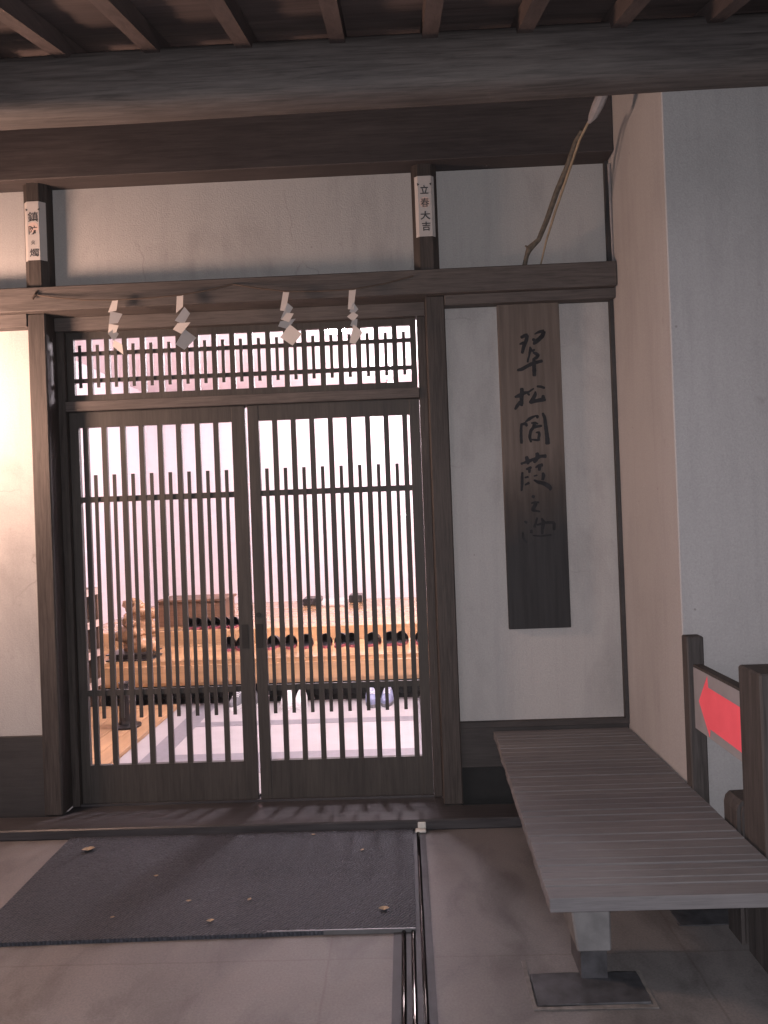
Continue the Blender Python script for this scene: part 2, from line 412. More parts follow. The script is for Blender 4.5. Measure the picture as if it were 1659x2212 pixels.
# transom lattice
bm = bmesh.new()
TX0, TP, TW = -1.694, .0941, .0673
zr = (2.188, 2.253, 2.274, 2.395, 2.415, 2.481)
add_box(bm, -1.731, .098, 3.975, 4.0, zr[5], 2.515); add_box(bm, -1.731, .098, 3.975, 4.0, 2.15, zr[0])
add_box(bm, -1.731, TX0, 3.975, 4.0, zr[0], zr[5]); add_box(bm, TX0+18*TP+TW, .098, 3.975, 4.0, zr[0], zr[5])
tr = obj('transom_frame', bm, M_door, B)
bm = bmesh.new()
for k in range(18):
    x = TX0+k*TP+TW; add_box(bm, x, x+TP-TW, 3.977, 3.998, zr[0], zr[5])
for k in range(19):
    x = TX0+k*TP+TW/2; add_box(bm, x-.0085, x+.0085, 3.971, 3.9765, 2.224, 2.447)
for a, b in ((zr[1], zr[2]), (zr[3], zr[4])): add_box(bm, TX0, TX0+18*TP+TW, 3.9795, 3.996, a, b)
obj('transom_lattice', bm, M_door, tr)

# sliding doors
def door(x0, x1, c0, c1, first, pitch, gap, n, yo, lock):
    f = bmesh.new()
    zt, zb = 2.098, .0495
    add_box(f, x0, c0, 3.972+yo, 4.004+yo, zb, zt, bev=.002); add_box(f, c1, x1, 3.972+yo, 4.004+yo, zb, zt, bev=.002)
    add_box(f, c0, c1, 3.974+yo, 4.002+yo, 2.018, zt); add_box(f, c0, c1, 3.974+yo, 4.002+yo, zb, .252)
    d = obj('sliding_door', f, M_door, B)
    l = bmesh.new()
    xs = []
    if first > c0+.03: xs.append(first-(pitch-gap))
    for k in range(n):
        a = first+k*pitch+gap
        if a+.015 < c1: xs.append(a)
    for a in xs: add_box(l, a, min(a+pitch-gap, c1-.001), 3.976+yo, 3.994+yo, .252, 2.018)
    for k in range(n):
        a = first+k*pitch+gap/2; add_box(l, a-.009, a+.009, 3.968+yo, 3.9755+yo, .497, 1.767)
    for a, b in ((.613, .643), (1.624, 1.654)): add_box(l, c0, c1, 3.978+yo, 3.992+yo, a, b)
    obj('lattice', l, M_door, d)
    g = bmesh.new(); g.faces.new([g.verts.new(p) for p in ((c0, 4.0+yo, .252), (c1, 4.0+yo, .252), (c1, 4.0+yo, 2.018), (c0, 4.0+yo, 2.018))])
    obj('glass_pane', g, M_glass, d)
    return d
dl = door(-1.729, -.806, -1.682, -.877, -1.634, .0981, .071, 8, 0.0, 0)
dr = door(-.793, .102, -.736, .049, -.736, .0966, .0702, 8, 0.0, 1)
def handle(x0, x1, z0, z1):
    bm = bmesh.new(); add_box(bm, x0, x1, 3.9695, 3.973, z0, z1); return bm
obj('pull_handle', handle(-.862, -.828, .838, .962), M_black, dl)
obj('pull_handle', handle(-.788, -.752, .838, .962), M_black, dr)
bm = bmesh.new(); add_tube(bm, [(-.772, 3.966, 1.01), (-.772, 3.973, 1.01)], .013, 14); obj('lock', bm, M_black, dr)

# right wing
obj('wing_wall', box(1.0905, 5.0, 3.09, 4.3, .0, 3.7, bev=.004), M_plaster2, B, 'plastered wing standing forward on the right')
bm = bmesh.new(); add_tube(bm, [(1.080, 3.83, 3.20), (1.083, 3.835, 2.95), (1.086, 3.84, 2.72)], [.007, .006, .004], 8)
obj('conduit', bm, M_wrap, B)

# eave log
bm = bmesh.new(); rings = []
nseg = 28
for i in range(61):
    x = -6+i*.19; ring = []
    for k in range(nseg):
        t = 2*math.pi*k/nseg; c, s = math.cos(t), math.sin(t)
        e = .72
        y = math.copysign(abs(c)**e, c)*.092; z = math.copysign(abs(s)**e, s)*.117
        q = 1+.035*noise.noise(Vector((x*1.3, c*1.2, s*1.2)))
        ring.append(bm.verts.new((x, 2.86+y*q, 3.152+.0065*x+z*q)))
    rings.append(ring)
for a, b in zip(rings, rings[1:]):
    for k in range(nseg): bm.faces.new([a[k], a[(k+1) % nseg], b[(k+1) % nseg], b[k]])
bm.faces.new(rings[0]); bm.faces.new(rings[-1][::-1])
obj('eave_log', bm, M_log, B, smooth=True)
# rafters and roof boards
SL = .294
def rz(y): return 3.226+SL*(y-2.80)
for k in range(-12, 9):
    x = .162+k*.3375+random.uniform(-.006, .006); h = .07
    bm = bmesh.new()
    add_prism(bm, [(x-.028, 1.25, rz(1.25)), (x-.028, 3.76, rz(3.76)), (x-.028, 3.76, rz(3.76)+h), (x-.028, 1.25, rz(1.25)+h)], (.056, 0, 0))
    obj('rafter', bm, M_raft, B)
bm = bmesh.new()
for k in range(26):
    y0 = 1.2+k*.12; y1 = y0+.135; z = rz(y0)+.0705
    t0, t1 = (.022, .006)
    add_prism(bm, [(XL, y0, z+.016), (XL, y1, z+SL*.135-.0005+.006), (XL, y1, z+SL*.135+.02), (XL, y0, z+.034)], (12, 0, 0))
obj('roof_board', bm, M_roofb, B)
bm = bmesh.new()
add_prism(bm, [(XL, 1.1, rz(1.1)+.125), (XL, 4.6, rz(4.6)+.125), (XL, 4.6, rz(4.6)+.3), (XL, 1.1, rz(1.1)+.25)], (12, 0, 0))
obj('roof', bm, M_roofb, B)

# ------------------------------------------------ entrance room behind the lattice
RX0, RX1, RYB, RZC = -3.0, 1.9, 9.0, 3.05
obj('room_wall', boxes([(RX0-.1, RX0, 4.02, RYB, 0, RZC), (RX1, RX1+.1, 4.31, RYB, 0, RZC), (RX0-.1, RX1+.1, RYB, RYB+.1, 0, RZC)]), M_inwall, B)
obj('room_wall', boxes([(RX0, PL1-.0, 4.021, 4.05, 0, RZC), (PR0, RX1, 4.301, 4.33, 0, RZC), (PR0-.01, PR0+.03, 4.06, 4.301, 0, RZC), (PL1, PR0, 4.062, 4.08, 2.53, RZC)]), M_inwall, B)
obj('room_ceiling', box(RX0-.1, RX1+.1, 4.03, RYB+.1, RZC, RZC+.1), M_inwall, B)
obj('room_floor', box(RX0, RX1, 4.061, 6.12, .0, .05), M_genkan, B, 'pale tiled floor inside the door')
obj('floor_strip', boxes([(-1.67, -1.53, 4.07, 6.1, .05, .0515), (-1.53, .02, 5.42, 5.54, .05, .0515), (-1.53, .02, 4.4, 4.78, .05, .0515), (.02, .2, 4.07, 6.1, .05, .0515)]), M_genkand, B)
obj('step_recess', boxes([(RX0, RX1, 6.121, 6.3, .0, .052), (RX0, RX1, 6.3, 6.33, .052, .36)]), M_black, B)  # shade under the step put into black floor and back boards
obj('entrance_step', boxes([(RX0, RX1, 6.0, 6.85, .215, .412)], .035, 4), M_gold, B, 'glossy golden wooden step lined with slippers')
obj('raised_floor', boxes([(RX0, RX1, 6.85, RYB, .30, .535)], .006), M_gold, B, 'glossy golden raised wooden floor')

# ================================================================ lamps
for lx, ly, lz, lr, lab in ((-.42, 5.2, 2.87, .12, 'white globe lamp hanging just inside the lattice door'), (-.06, 6.31, 2.50, .09, 'white globe lamp hanging over the slipper step'), (-.05, 7.9, 2.66, .09, 'white globe lamp hanging farther back over the raised floor')):
    g = root('ceiling_lamp', lab, 'lamp', (lx, ly, lz), 'globe lamps in the entrance room')
    bm = bmesh.new(); add_ball(bm, (lx, ly, lz), lr, 3); obj('lamp_globe', bm, M_globef if ly < 6 else M_globe, g, smooth=True)
    bm = bmesh.new(); add_lathe(bm, [(.05, lr-.004), (.05, lr+.025), (.012, lr+.035), (.012, 3.048-lz)], (lx, ly, lz), 16); obj('lamp_fitting', bm, M_chrome, g)

lx, ly, lz = -2.60, 3.15, 2.10
g = root('hanging_lantern', 'round paper lantern hanging from the eaves left of the entrance', 'lantern', (lx, ly, lz-.2))
bm = bmesh.new(); add_lathe(bm, [(.10, -.19)]+[(.10+.085*math.cos(a), .19*math.sin(a)) for a in [math.pi*(k/12-.5)*.98 for k in range(1, 12)]]+[(.10, .19)], (lx, ly, lz), 28)
obj('lantern_shade', bm, M_lantern, g, smooth=True)
bm = bmesh.new(); add_lathe(bm, [(.105, .191), (.105, .225), (.03, .235)], (lx, ly, lz), 20); add_lathe(bm, [(.03, -.235), (.105, -.225), (.105, -.191)], (lx, ly, lz), 20)
add_tube(bm, [(lx, ly, lz+.23), (lx, ly, rz(ly)+.07)], .005, 8)
obj('lantern_fitting', bm, M_door, g)

t_d = bpy.data.lights.new('phone_torch', 'POINT'); t_d.energy = TORCH; t_d.shadow_soft_size = .012; t_d.color = (1, .965, .985)
t_o = bpy.data.objects.new('phone_torch', t_d); COL.objects.link(t_o); t_o.location = (.004, .02, 1.492)

# ================================================================ paper talismans on the short posts
PAPER = [None]
def talisman(x0, x1, z0, z1, label, chars, wrap):
    loc = ((x0+x1)/2, 3.80, z0)
    r_ = root('paper_talisman', label, 'paper talisman', loc, 'paper talismans on the short posts')
    bm = bmesh.new(); ch = .03; y = 3.803
    sec = [(x0+ch, y), (x1-ch, y)]
    if wrap[0]: sec.insert(0, (x0+ch-wrap[0]*.7, y+wrap[0]*.7))
    if wrap[1]: sec.append((x1-ch+wrap[1]*.7, y+wrap[1]*.7))
    a = [bm.verts.new((p[0], p[1], z0)) for p in sec]; b = [bm.verts.new((p[0], p[1], z1)) for p in sec]
    a2 = [bm.verts.new((p[0], p[1]-.0012, z0)) for p in sec]; b2 = [bm.verts.new((p[0], p[1]-.0012, z1)) for p in sec]
    for i in range(len(sec)-1):
        bm.faces.new([a[i], a[i+1], b[i+1], b[i]]); bm.faces.new([a2[i], b2[i], b2[i+1], a2[i+1]])
        bm.faces.new([a[i], a2[i], a2[i+1], a[i+1]]); bm.faces.new([b[i], b[i+1], b2[i+1], b2[i]])
    bm.faces.new([a[0], b[0], b2[0], a2[0]]); bm.faces.new([a[-1], a2[-1], b2[-1], b[-1]])
    PAPER[0] = obj('paper', bm, M_paper, r_)
    xc = (x0+x1)/2; pp = PAPER[0]
    for c, zf, w_, h_ in chars:
        bm = bmesh.new(); glyph(bm, c, xc+.003*random.uniform(-1, 1), z1-zf, w_, h_, .008 if c in '鎮防燭春' else .02, y=3.8012, thick=.0006); obj('character', bm, M_ink, pp)
    for q in (-1, 1):
        bm = bmesh.new(); add_prism(bm, [(xc+q*.036, 3.8012, z1-.034), (xc+q*.024, 3.8012, z1-.041), (xc+q*.034, 3.8012, z1-.050)], (0, -.0006, 0)); obj('corner_mark', bm, M_ink, pp)
    bm = bmesh.new(); add_tube(bm, [(xc, 3.8014, z1-.131), (xc, 3.8010, z1-.131)], .027, 20); obj('seal', bm, M_seal, pp)
talisman(-1.862, -1.742, 2.845, 3.140, 'white paper strip on the left short post, seen at an angle in warm light', [('鎮', .078, .052, .052), ('防', .144, .044, .044), ('火', .206, .020, .022), ('燭', .258, .046, .040)], (.032, .036))
talisman(.100, .225, 2.873, 3.173, 'white paper strip on the short post above the right door post', [('立', .068, .041, .043), ('春', .132, .043, .045), ('大', .196, .049, .042), ('吉', .250, .042, .045)], (.022, .022))

# ================================================================ rope and zigzag paper streamers
def P(u, v, Y):
    d = _m @ Vector(((u-829.5)/1660, (v-1106)/1660, 1)); return Vector((0, 0, 1.5)) + d*(Y/d.y)
rope = bmesh.new()
RP = [P(*q) for q in ((77, 637, 3.775), (120, 643, 3.765), (180, 648, 3.75), (249, 648, 3.743), (320, 644, 3.743), (389, 637.5, 3.743), (450, 627, 3.76), (503, 614, 3.778), (560, 623, 3.76), (618, 629.5, 3.743), (690, 629, 3.743), (762, 625, 3.743), (830, 613, 3.76), (893, 596, 3.778))]
add_tube(rope, RP, .0038, 6)
add_tube(rope, [P(80, 630, 3.784), P(76, 637, 3.77), P(70, 646, 3.768)], .007, 6)
tag(obj('sacred_rope', rope, M_cord, loc=(-.85, 3.775, 2.68)), 'thin dark cord strung along the tie beam above the door', 'rope')
S1 = 1/433.0
def shide(label, top, quads, k):
    bm = bmesh.new()
    for i, q in enumerate(quads):
        sgn = 1 if i % 2 else -1
        cx = sum(p[0] for p in q)/4; cz = sum(p[1] for p in q)/4
        PP = []
        for (u, v) in q:
            y = 3.742 - i*.004 + sgn*.28*(u-cx)*S1 + (.22 if i % 3 == 1 else -.18)*(v-cz)*S1
            PP.append(P(top[0]+u, top[1]+v, y))
        add_prism(bm, PP, (0, -.0009, 0))
    tag(obj('paper_streamer', bm, M_paper, loc=P(top[0], top[1]+60, 3.742)), label, 'paper streamer', 'zigzag paper streamers on the cord')
def sc(zs, o, k): return [[((x-o[0])/k, (y-o[1])/k) for x, y in q] for q in zs]
shide('thin folded paper streamer, leftmost on the cord, warmest lit', (249.3, 647), sc([[(737, 298), (771, 300), (760, 372), (706, 383)], [(720, 375), (800, 392), (770, 452), (712, 458)], [(712, 456), (775, 468), (760, 512), (706, 525)], [(740, 490), (776, 522), (745, 572), (706, 520)], [(745, 562), (798, 592), (806, 658), (735, 602)]], (754, 298), 3.024), 0)
shide('wide folded paper streamer, second from the left, with a large square end', (388.9, 637), sc([[(1155, 268), (1197, 265), (1195, 345), (1150, 388)], [(1205, 345), (1242, 388), (1200, 460), (1142, 435)], [(1160, 452), (1245, 446), (1185, 522), (1130, 492)], [(1205, 490), (1284, 548), (1205, 626), (1147, 590)]], (1176, 267), 3.024), 1)
shide('folded paper streamer right of the door middle, ending in a broad diamond', (618.4, 629), sc([[(397, 270), (441, 272), (415, 415), (374, 410)], [(428, 355), (468, 390), (432, 450), (378, 472)], [(402, 425), (473, 432), (440, 495), (380, 475)], [(375, 490), (487, 470), (430, 545), (360, 525)], [(445, 510), (532, 580), (465, 665), (374, 605)]], (419, 270), 3.36), 2)
shide('slender folded paper streamer, rightmost on the cord', (761.6, 624.5), sc([[(875, 257), (925, 255), (907, 405), (866, 402)], [(905, 350), (942, 402), (908, 440), (878, 420)], [(903, 420), (942, 446), (905, 492), (860, 456)], [(900, 472), (936, 474), (930, 540), (884, 520)], [(905, 512), (976, 568), (918, 656), (877, 645)]], (900, 256), 3.36), 3)

# ================================================================ hanging name board
sb = root('name_board', 'tall dark wooden name board with brushed black characters on the right wall', 'signboard', (.662, 3.9, .905))
bm = box(.508, .817, 3.872, 3.899, .905, 2.538, bev=.002)
nb = obj('board', bm, M_signb, sb)
def brush(bm, st, o, k, lift):
    """one brush stroke: list of (x, y, width) in a tracing of the board, laid on the board's face"""
    pts = []
    for a, b in zip(st, st[1:]):
        for i in range(6):
            t = i/6; pts.append([a[q]*(1-t)+b[q]*t for q in range(3)])
    pts.append(list(st[-1]))
    for _ in range(2):
        pts = [pts[0]]+[[(pts[i-1][q]+2*pts[i][q]+pts[i+1][q])/4 for q in range(3)] for i in range(1, len(pts)-1)]+[pts[-1]]
    L, Rr = [], []
    n = len(pts)
    for i, (x, y, w_) in enumerate(pts):
        a = pts[max(i-1, 0)]; b = pts[min(i+1, n-1)]
        dx, dy = b[0]-a[0], b[1]-a[1]; l = math.hypot(dx, dy) or 1
        w_ *= .5*(1+.12*noise.noise(Vector((x*.01, y*.01, 3))))
        if i in (0, n-1): w_ *= .62
        L.append((x-dy/l*w_, y+dx/l*w_)); Rr.append((x+dy/l*w_, y-dx/l*w_))
    y0 = 3.8718-lift
    to = lambda p: P((o[0]+p[0]/k)*.54861, (o[1]+p[1]/k)*.54861, y0)
    l = [bm.verts.new(to(p)) for p in L]; q = [bm.verts.new(to(p)) for p in Rr]
    l2 = [bm.verts.new(v.co+Vector((0, lift+.0004, 0))) for v in l]; q2 = [bm.verts.new(v.co+Vector((0, lift+.0004, 0))) for v in q]
    for i in range(n-1):
        bm.faces.new([l[i], l[i+1], q[i+1], q[i]]); bm.faces.new([l2[i], q2[i], q2[i+1], l2[i+1]])
        bm.faces.new([l[i], l2[i], l2[i+1], l[i+1]]); bm.faces.new([q[i], q[i+1], q2[i+1], q2[i]])
    bm.faces.new([l[0], q[0], q2[0], l2[0]]); bm.faces.new([l[-1], l2[-1], q2[-1], q[-1]])
STROKES = [
 ((2010, 1280), 10.056, [[(400,500,110),(560,420,150),(690,385,140)], [(670,390,140),(630,600,150),(540,800,150),(500,950,140),(460,1130,100)], [(350,760,50),(470,720,120),(600,690,120)],
   [(950,360,50),(1120,270,110),(1340,235,150)], [(1335,230,140),(1270,420,180),(1120,570,170),(980,680,180),(900,765,70)], [(860,550,100),(960,600,140)],
   [(770,850,60),(800,980,150),(760,1090,100),(740,1220,70),(690,1380,85),(680,1480,80)], [(850,1040,110),(970,960,70)], [(880,1080,60),(1010,1130,130),(1100,1190,140),(1030,1290,130),(930,1330,110)],
   [(930,1300,120),(930,1500,150),(940,1750,160),(945,2030,150)], [(260,1790,90),(450,1750,150),(650,1630,130),(850,1530,150),(1050,1470,130),(1280,1410,130)]]),
 ((2010, 1500), 10.369, [[(460,280,150),(470,480,180),(450,700,170),(460,900,150),(450,1030,110)], [(170,660,80),(330,610,160),(560,490,150),(730,460,90),(960,300,60)], [(420,830,150),(280,1010,150),(180,1170,90)], [(690,520,60),(790,570,120)],
   [(1070,220,80),(1240,230,110),(1410,295,90)], [(1020,420,60),(1010,560,150),(920,740,170),(780,910,120)], [(800,900,110),(1000,820,150),(1300,760,170),(1450,780,90)], [(1330,570,110),(1340,730,200)]]),
 ((2020, 1610), 9.759, [[(330,550,90),(310,800,110),(310,1050,110),(330,1340,120)], [(330,600,90),(480,560,130),(545,670,100)], [(470,500,50),(640,380,140),(700,340,110),(880,260,60),(940,285,120),(930,370,70)], [(1130,150,90),(1220,330,130),(1250,600,140),(1290,900,150),(1320,1150,170),(1330,1370,190)],
   [(690,545,60),(860,540,120),(970,580,50)], [(840,560,150),(780,720,120),(680,840,120),(640,1080,125),(700,1290,80)], [(800,700,120),(960,670,110),(1120,645,90)], [(870,910,50),(1000,900,100),(1010,1000,120),(980,1150,100),(1030,1215,80)], [(720,1180,70),(880,1195,90),(1000,1205,80)]]),
 ((2020, 1770), 9.217, [[(280,525,90),(400,480,80),(560,430,140),(700,370,110),(850,330,130),(1000,240,110),(1220,240,140)], [(480,240,120),(530,400,150),(550,540,100)], [(860,110,120),(900,230,160),(840,370,150),(750,480,100)],
   [(470,720,70),(600,680,120),(670,630,70)], [(600,710,120),(590,850,80)], [(810,660,50),(930,585,110),(1090,550,120)], [(970,590,150),(950,770,100)],
   [(340,820,80),(330,1000,100),(330,1250,115),(310,1510,70)], [(420,1020,55),(570,990,85)], [(430,1290,60),(600,1200,110)], [(750,1100,55),(900,1180,125),(1100,1220,150),(1270,1310,185),(1360,1400,150),(1330,1490,50)], [(1080,830,90),(1110,950,135),(1070,1120,120)], [(750,965,55),(890,930,60)]]),
 ((2020, 1930), 8.295, [[(610,190,80),(710,230,120)], [(590,430,55),(720,395,80),(860,400,60)], [(770,420,100),(690,540,140),(640,650,110),(780,680,75),(890,700,50)]]),
 ((2020, 1930), 8.295, [[(370,1010,60),(460,1070,90)], [(320,1360,60),(330,1560,80),(450,1730,60)], [(600,1290,80),(600,1410,95)], [(790,890,60),(740,1100,80),(690,1220,90)], [(930,910,60),(1000,1050,125),(960,1250,105),(950,1440,80)], [(780,1140,70),(1050,1060,95),(1350,1050,105),(1340,1310,100)], [(640,1480,45),(900,1500,65),(1260,1460,60)]]),
]
for o_, k_, sts in STROKES:
    bm = bmesh.new()
    for i, st in enumerate(sts): brush(bm, st, o_, k_, .0006+.00007*i)
    obj('character', bm, M_inkpale, nb)

# ================================================================ branch with wrapped end, leaning across the upper wall
br = root('wrapped_branch', 'thin bent branch with a pale wrapped upper end leaning against the upper wall', 'branch', (.64, 3.80, 2.705))
Y0 = 3.79
pts = [P(1132, 574, 3.84), P(1139, 552, 3.83), P(1144, 538, 3.83), P(1163, 518, 3.82), P(1180, 478, 3.80), P(1204, 413, 3.76), P(1225, 360, 3.70), P(1243, 305, 3.60), P(1256, 282, 3.53)]
bm = bmesh.new(); add_tube(bm, [p+Vector((random.uniform(-.003, .003), 0, 0)) for p in pts], [.012, .011, .017, .012, .013, .014, .014, .011, .008], 9)
add_tube(bm, [pts[2], pts[2]+Vector((-.022, -.005, .016))], [.008, .004], 6)
obj('stick', bm, M_bark, br, smooth=True)
pts2 = [P(1168, 572, 3.84), P(1180, 520, 3.82), P(1200, 455, 3.78), P(1222, 390, 3.70), P(1252, 302, 3.55), P(1272, 262, 3.44)]
bm = bmesh.new(); add_tube(bm, pts2, [.004, .005, .006, .007, .006, .006], 7); obj('straw', bm, M_straw, br, smooth=True)
bm = bmesh.new(); add_tube(bm, [P(1272, 266, 3.44), P(1281, 250, 3.42), P(1291, 228, 3.38), P(1303, 200, 3.34), P(1310, 180, 3.31)], [.007, .021, .026, .025, .018], 9); obj('wrapping', bm, M_wrap, br)

# ================================================================ bench
bn = root('plank_bench', 'weathered grey plank bench on stone feet beside the right wall', 'bench', (.72, 3.05, 0))
bm = bmesh.new(); y = 2.19; k = 0
while y < 3.86:
    wd = random.uniform(.034, .058) if k else .07
    zt = .400+random.uniform(-.0014, .0014)
    l = .371+(y-2.19)*.024+random.uniform(-.0022, .0022)
    add_box(bm, l, 1.078, y, min(y+wd, 3.868), zt-.038 if k else .358, zt, bev=.002)
    y += wd+random.uniform(.003, .005); k += 1
obj('seat', bm, M_bench, bn)
obj('seat_rail', boxes([(.47, .55, 2.42, 3.84, .29, .36), (.93, 1.01, 2.55, 3.84, .29, .36)]), M_bench, bn)
def foot(x0, y0):
    bm = bmesh.new()
    v = [(x0, y0, .29), (x0+.13, y0, .29), (x0+.13, y0+.22, .29), (x0, y0+.22, .29)]
    u = [(x0+.022, y0, .095), (x0+.13, y0, .095), (x0+.13, y0+.2, .095), (x0+.022, y0+.2, .095)]
    a = [bm.verts.new(p) for p in v]; b = [bm.verts.new(p) for p in u]
    bm.faces.new(a); bm.faces.new(b[::-1])
    for i in range(4): bm.faces.new([a[i], a[(i+1) % 4], b[(i+1) % 4], b[i]])
    bmesh.ops.bevel(bm, geom=list(bm.edges), offset=.006, segments=1, affect='EDGES')
    return bm
for x0, y0 in ((.476, 2.45), (.476, 3.5), (.93, 2.95)):
    f = obj('stone_foot', foot(x0, y0), M_stone, bn)
    obj('foot_block', box(x0+.035, x0+.118, y0+.02, y0+.17, .0, .0945), M_mottled, f)
# thin dark mottled slabs, almost flush with the paving under the bench
for i, (x0, x1, y0, y1, lab) in enumerate(((.352, .692, 2.337, 2.50, 'dark flat slab in pale mortar, in front of the near bench foot'), (.925, 1.165, 2.768, 2.95, 'dark flat slab under the far right of the bench'))):
    t_ = root('dark_slab', lab, 'paving stone', ((x0+x1)/2, (y0+y1)/2, 0), 'dark flat slabs under the bench')
    bm = bmesh.new(); add_box(bm, x0, x1, y0, y1, .0005, .006, jit=.006); bmesh.ops.subdivide_edges(bm, edges=list(bm.edges), cuts=4)
    for v in bm.verts:
        q = noise.noise_vector(v.co*23); v.co.x += q.x*.007; v.co.y += q.y*.007; v.co.z = max(.0005, min(.006, v.co.z))
    obj('slab', bm, M_mottled, t_)
    if i == 0:
        bm = bmesh.new(); jt = .004
        for (a, b, c, d) in ((x0-.018, x0-.004, y0-.02, y1+.07), (x0-.004, x1+.014, y0-.02, y0-.006), (x1+.002, x1+.013, y0-.006, y1+.01)):
            add_box(bm, a, b, c, d, .0005, .0045, jit=0)
        bmesh.ops.subdivide_edges(bm, edges=list(bm.edges), cuts=6)
        for v in bm.verts:
            q = noise.noise_vector(v.co*31); v.co.x += q.x*.006; v.co.y += q.y*.006
        obj('mortar', bm, M_mortar, t_)

# ================================================================ arrow sign on two posts
sg = root('arrow_sign', 'red arrow on a grey board between two dark wooden posts by the bench', 'sign', (1.12, 2.8, 0))
obj('post', box(1.080, 1.145, 3.015, 3.075, 0, .985, bev=.005), M_signpost, sg)
bm = bmesh.new(); add_box(bm, 1.096, 1.200, 2.44, 2.60, 0, .958, bev=.006); add_box(bm, 1.204, 1.29, 2.445, 2.60, 0, .962, bev=.006)
add_box(bm, 1.15, 1.25, 2.46, 2.59, 0, .93)
obj('post', bm, M_signpost, sg)
bd = obj('sign_board', box(1.100, 1.118, 2.601, 3.014, .632, .868), M_board, sg)
obj('board_cap', box(1.1005, 1.135, 2.601, 3.014, .8685, .878), M_signpost, sg)
bm = bmesh.new()
ay = lambda u: u
yt, ys, ye = 2.966, 2.875, 2.601
add_prism(bm, [(1.0995, yt, .748), (1.0995, ys, .861), (1.0995, ys-.005, .820), (1.0995, ye, .815), (1.0995, ye, .663), (1.0995, ys-.012, .668), (1.0995, ys-.004, .636)], (-.0008, 0, 0))
obj('arrow', bm, M_red, bd)
# squat timber beside it
bm = bmesh.new()
prof = [(1.092, .0), (1.092, .45), (1.098, .472), (1.112, .485), (1.30, .490), (1.30, .0)]
add_prism(bm, [(x, 2.63, z) for x, z in prof], (0, .13, 0))
bmesh.ops.bevel(bm, geom=[e for e in bm.edges if abs(e.verts[0].co.y-e.verts[1].co.y) < 1e-6], offset=.012, segments=2, affect='EDGES')
tag(obj('timber_stump', bm, M_signpost, loc=(1.2, 2.7, 0)), 'squat dark timber with rounded top corner behind the near sign post', 'timber')

# ================================================================ door mat, drain, litter
bm = bmesh.new()
for pts_, z in (([(-1.652, 3.648), (-.012, 3.648), (-.012, 2.772), (-1.632, 2.733)], .0135),):
    add_prism(bm, [(x, y, .0006) for x, y in pts_], (0, 0, z))
mt = tag(obj('door_mat', bm, M_mat, loc=(-.85, 3.2, 0)), 'large dark blue grey ribbed rubber mat before the lattice door', 'door mat')
obj('edge_strip', box(-.55, -.012, 2.764, 2.7705, .0006, .0165), M_steeld2, mt)
dr_ = root('drain_channel', 'narrow dull metal drain channel running from the sill past the mat', 'drain', (-.02, 2.5, 0))
obj('channel', box(-.092, .046, -3.0, 3.653, .0005, .0035), M_steeld, dr_)
bm = bmesh.new()
for x in (-.055, -.022, .012):
    pr = [(x+.0085*math.cos(t), .0036+.0075*math.sin(t)) for t in [math.pi*i/15 for i in range(16)]]
    add_prism(bm, [(a, -3.0, b) for a, b in pr], (0, 6.64, 0))
obj('rail', bm, M_steel, dr_)
bm = bmesh.new(); add_box(bm, .0, .05, 3.615, 3.654, .004, .014, bev=.003); add_box(bm, .012, .05, 3.642, 3.654, .014, .042, bev=.003)
obj('end_cap', bm, M_cap, dr_, 'small white plastic end cap at the sill')
def leaf(bm, x, y, s, a):
    P_ = []
    for i in range(7):
        t = i/6; w_ = math.sin(math.pi*t)*.32*s+.0006
        cx, cy = x+math.cos(a)*(t-.5)*s, y+math.sin(a)*(t-.5)*s
        zz = .0152+abs(t-.5)*s*.35
        P_.append([bm.verts.new((cx-math.sin(a)*w_*q, cy+math.cos(a)*w_*q, zz+(abs(q))*w_*.5)) for q in (-1, 0, 1)])
    for p, q in zip(P_, P_[1:]):
        for i in range(2): bm.faces.new([p[i], p[i+1], q[i+1], q[i]])
for x, y, s, a, lab in ((-1.50, 3.49, .06, .4, 'largest curled dry leaf near the back left corner of the mat'), (-.775, 2.845, .03, .3, 'brown leaf scrap at the front middle of the mat'),
                        (-.13, 2.90, .042, .05, 'pale narrow leaf near the front right corner of the mat'), (-.90, 3.0, .022, .1, 'small pale leaf scrap in the middle of the mat'),
                        (-1.10, 3.22, .022, .2, 'small brown leaf scrap in the left half of the mat'), (-.66, 3.0, .022, 1.2, 'tiny leaf crumb just right of the mat middle'),
                        (-.24, 3.42, .022, .9, 'tiny pale crumb at the back right of the mat'), (-.48, 3.60, .02, 0, 'tiny pale crumb against the sill at the back of the mat'),
                        (-1.16, 2.89, .018, .3, 'tiny crumb at the front left of the mat')):
    bm = bmesh.new(); leaf(bm, x, y, s, a); tag(obj('dry_leaf', bm, M_leaf, loc=(x, y, .01)), lab, 'dry leaf', 'dry leaves scattered on the mat')

# ================================================================ things in the entrance room
# duckboard, shoe rack
bm = bmesh.new()
for k in range(6): add_box(bm, -2.62+k*.135, -2.62+k*.135+.128, 4.15, 5.98, .052, .085, bev=.004)
tag(obj('duckboard', bm, M_goldp, loc=(-2.2, 5, .05)), 'pale wooden duckboard on the tiled floor at the left inside', 'duckboard')
rk = root('shoe_rack', 'brown wooden shoe rack with pale shelf edges at the left inside', 'shoe rack', (-2.65, 5.7, .05))
obj('case', boxes([(-2.93, -2.91, 5.1, 6.0, .09, 1.02), (-2.91, -2.43, 5.98, 6.0, .09, 1.02), (-2.91, -2.43, 5.1, 5.12, .09, 1.02)]), M_rack, rk)
for z in (.31, .54, .77, 1.02):
    s_ = obj('shelf', box(-2.91, -2.425, 5.12, 5.98, z-.02, z), M_rack, rk)
    obj('shelf_edge', box(-2.4245, -2.412, 5.1, 6.0, z-.05, z), M_rackl, s_)
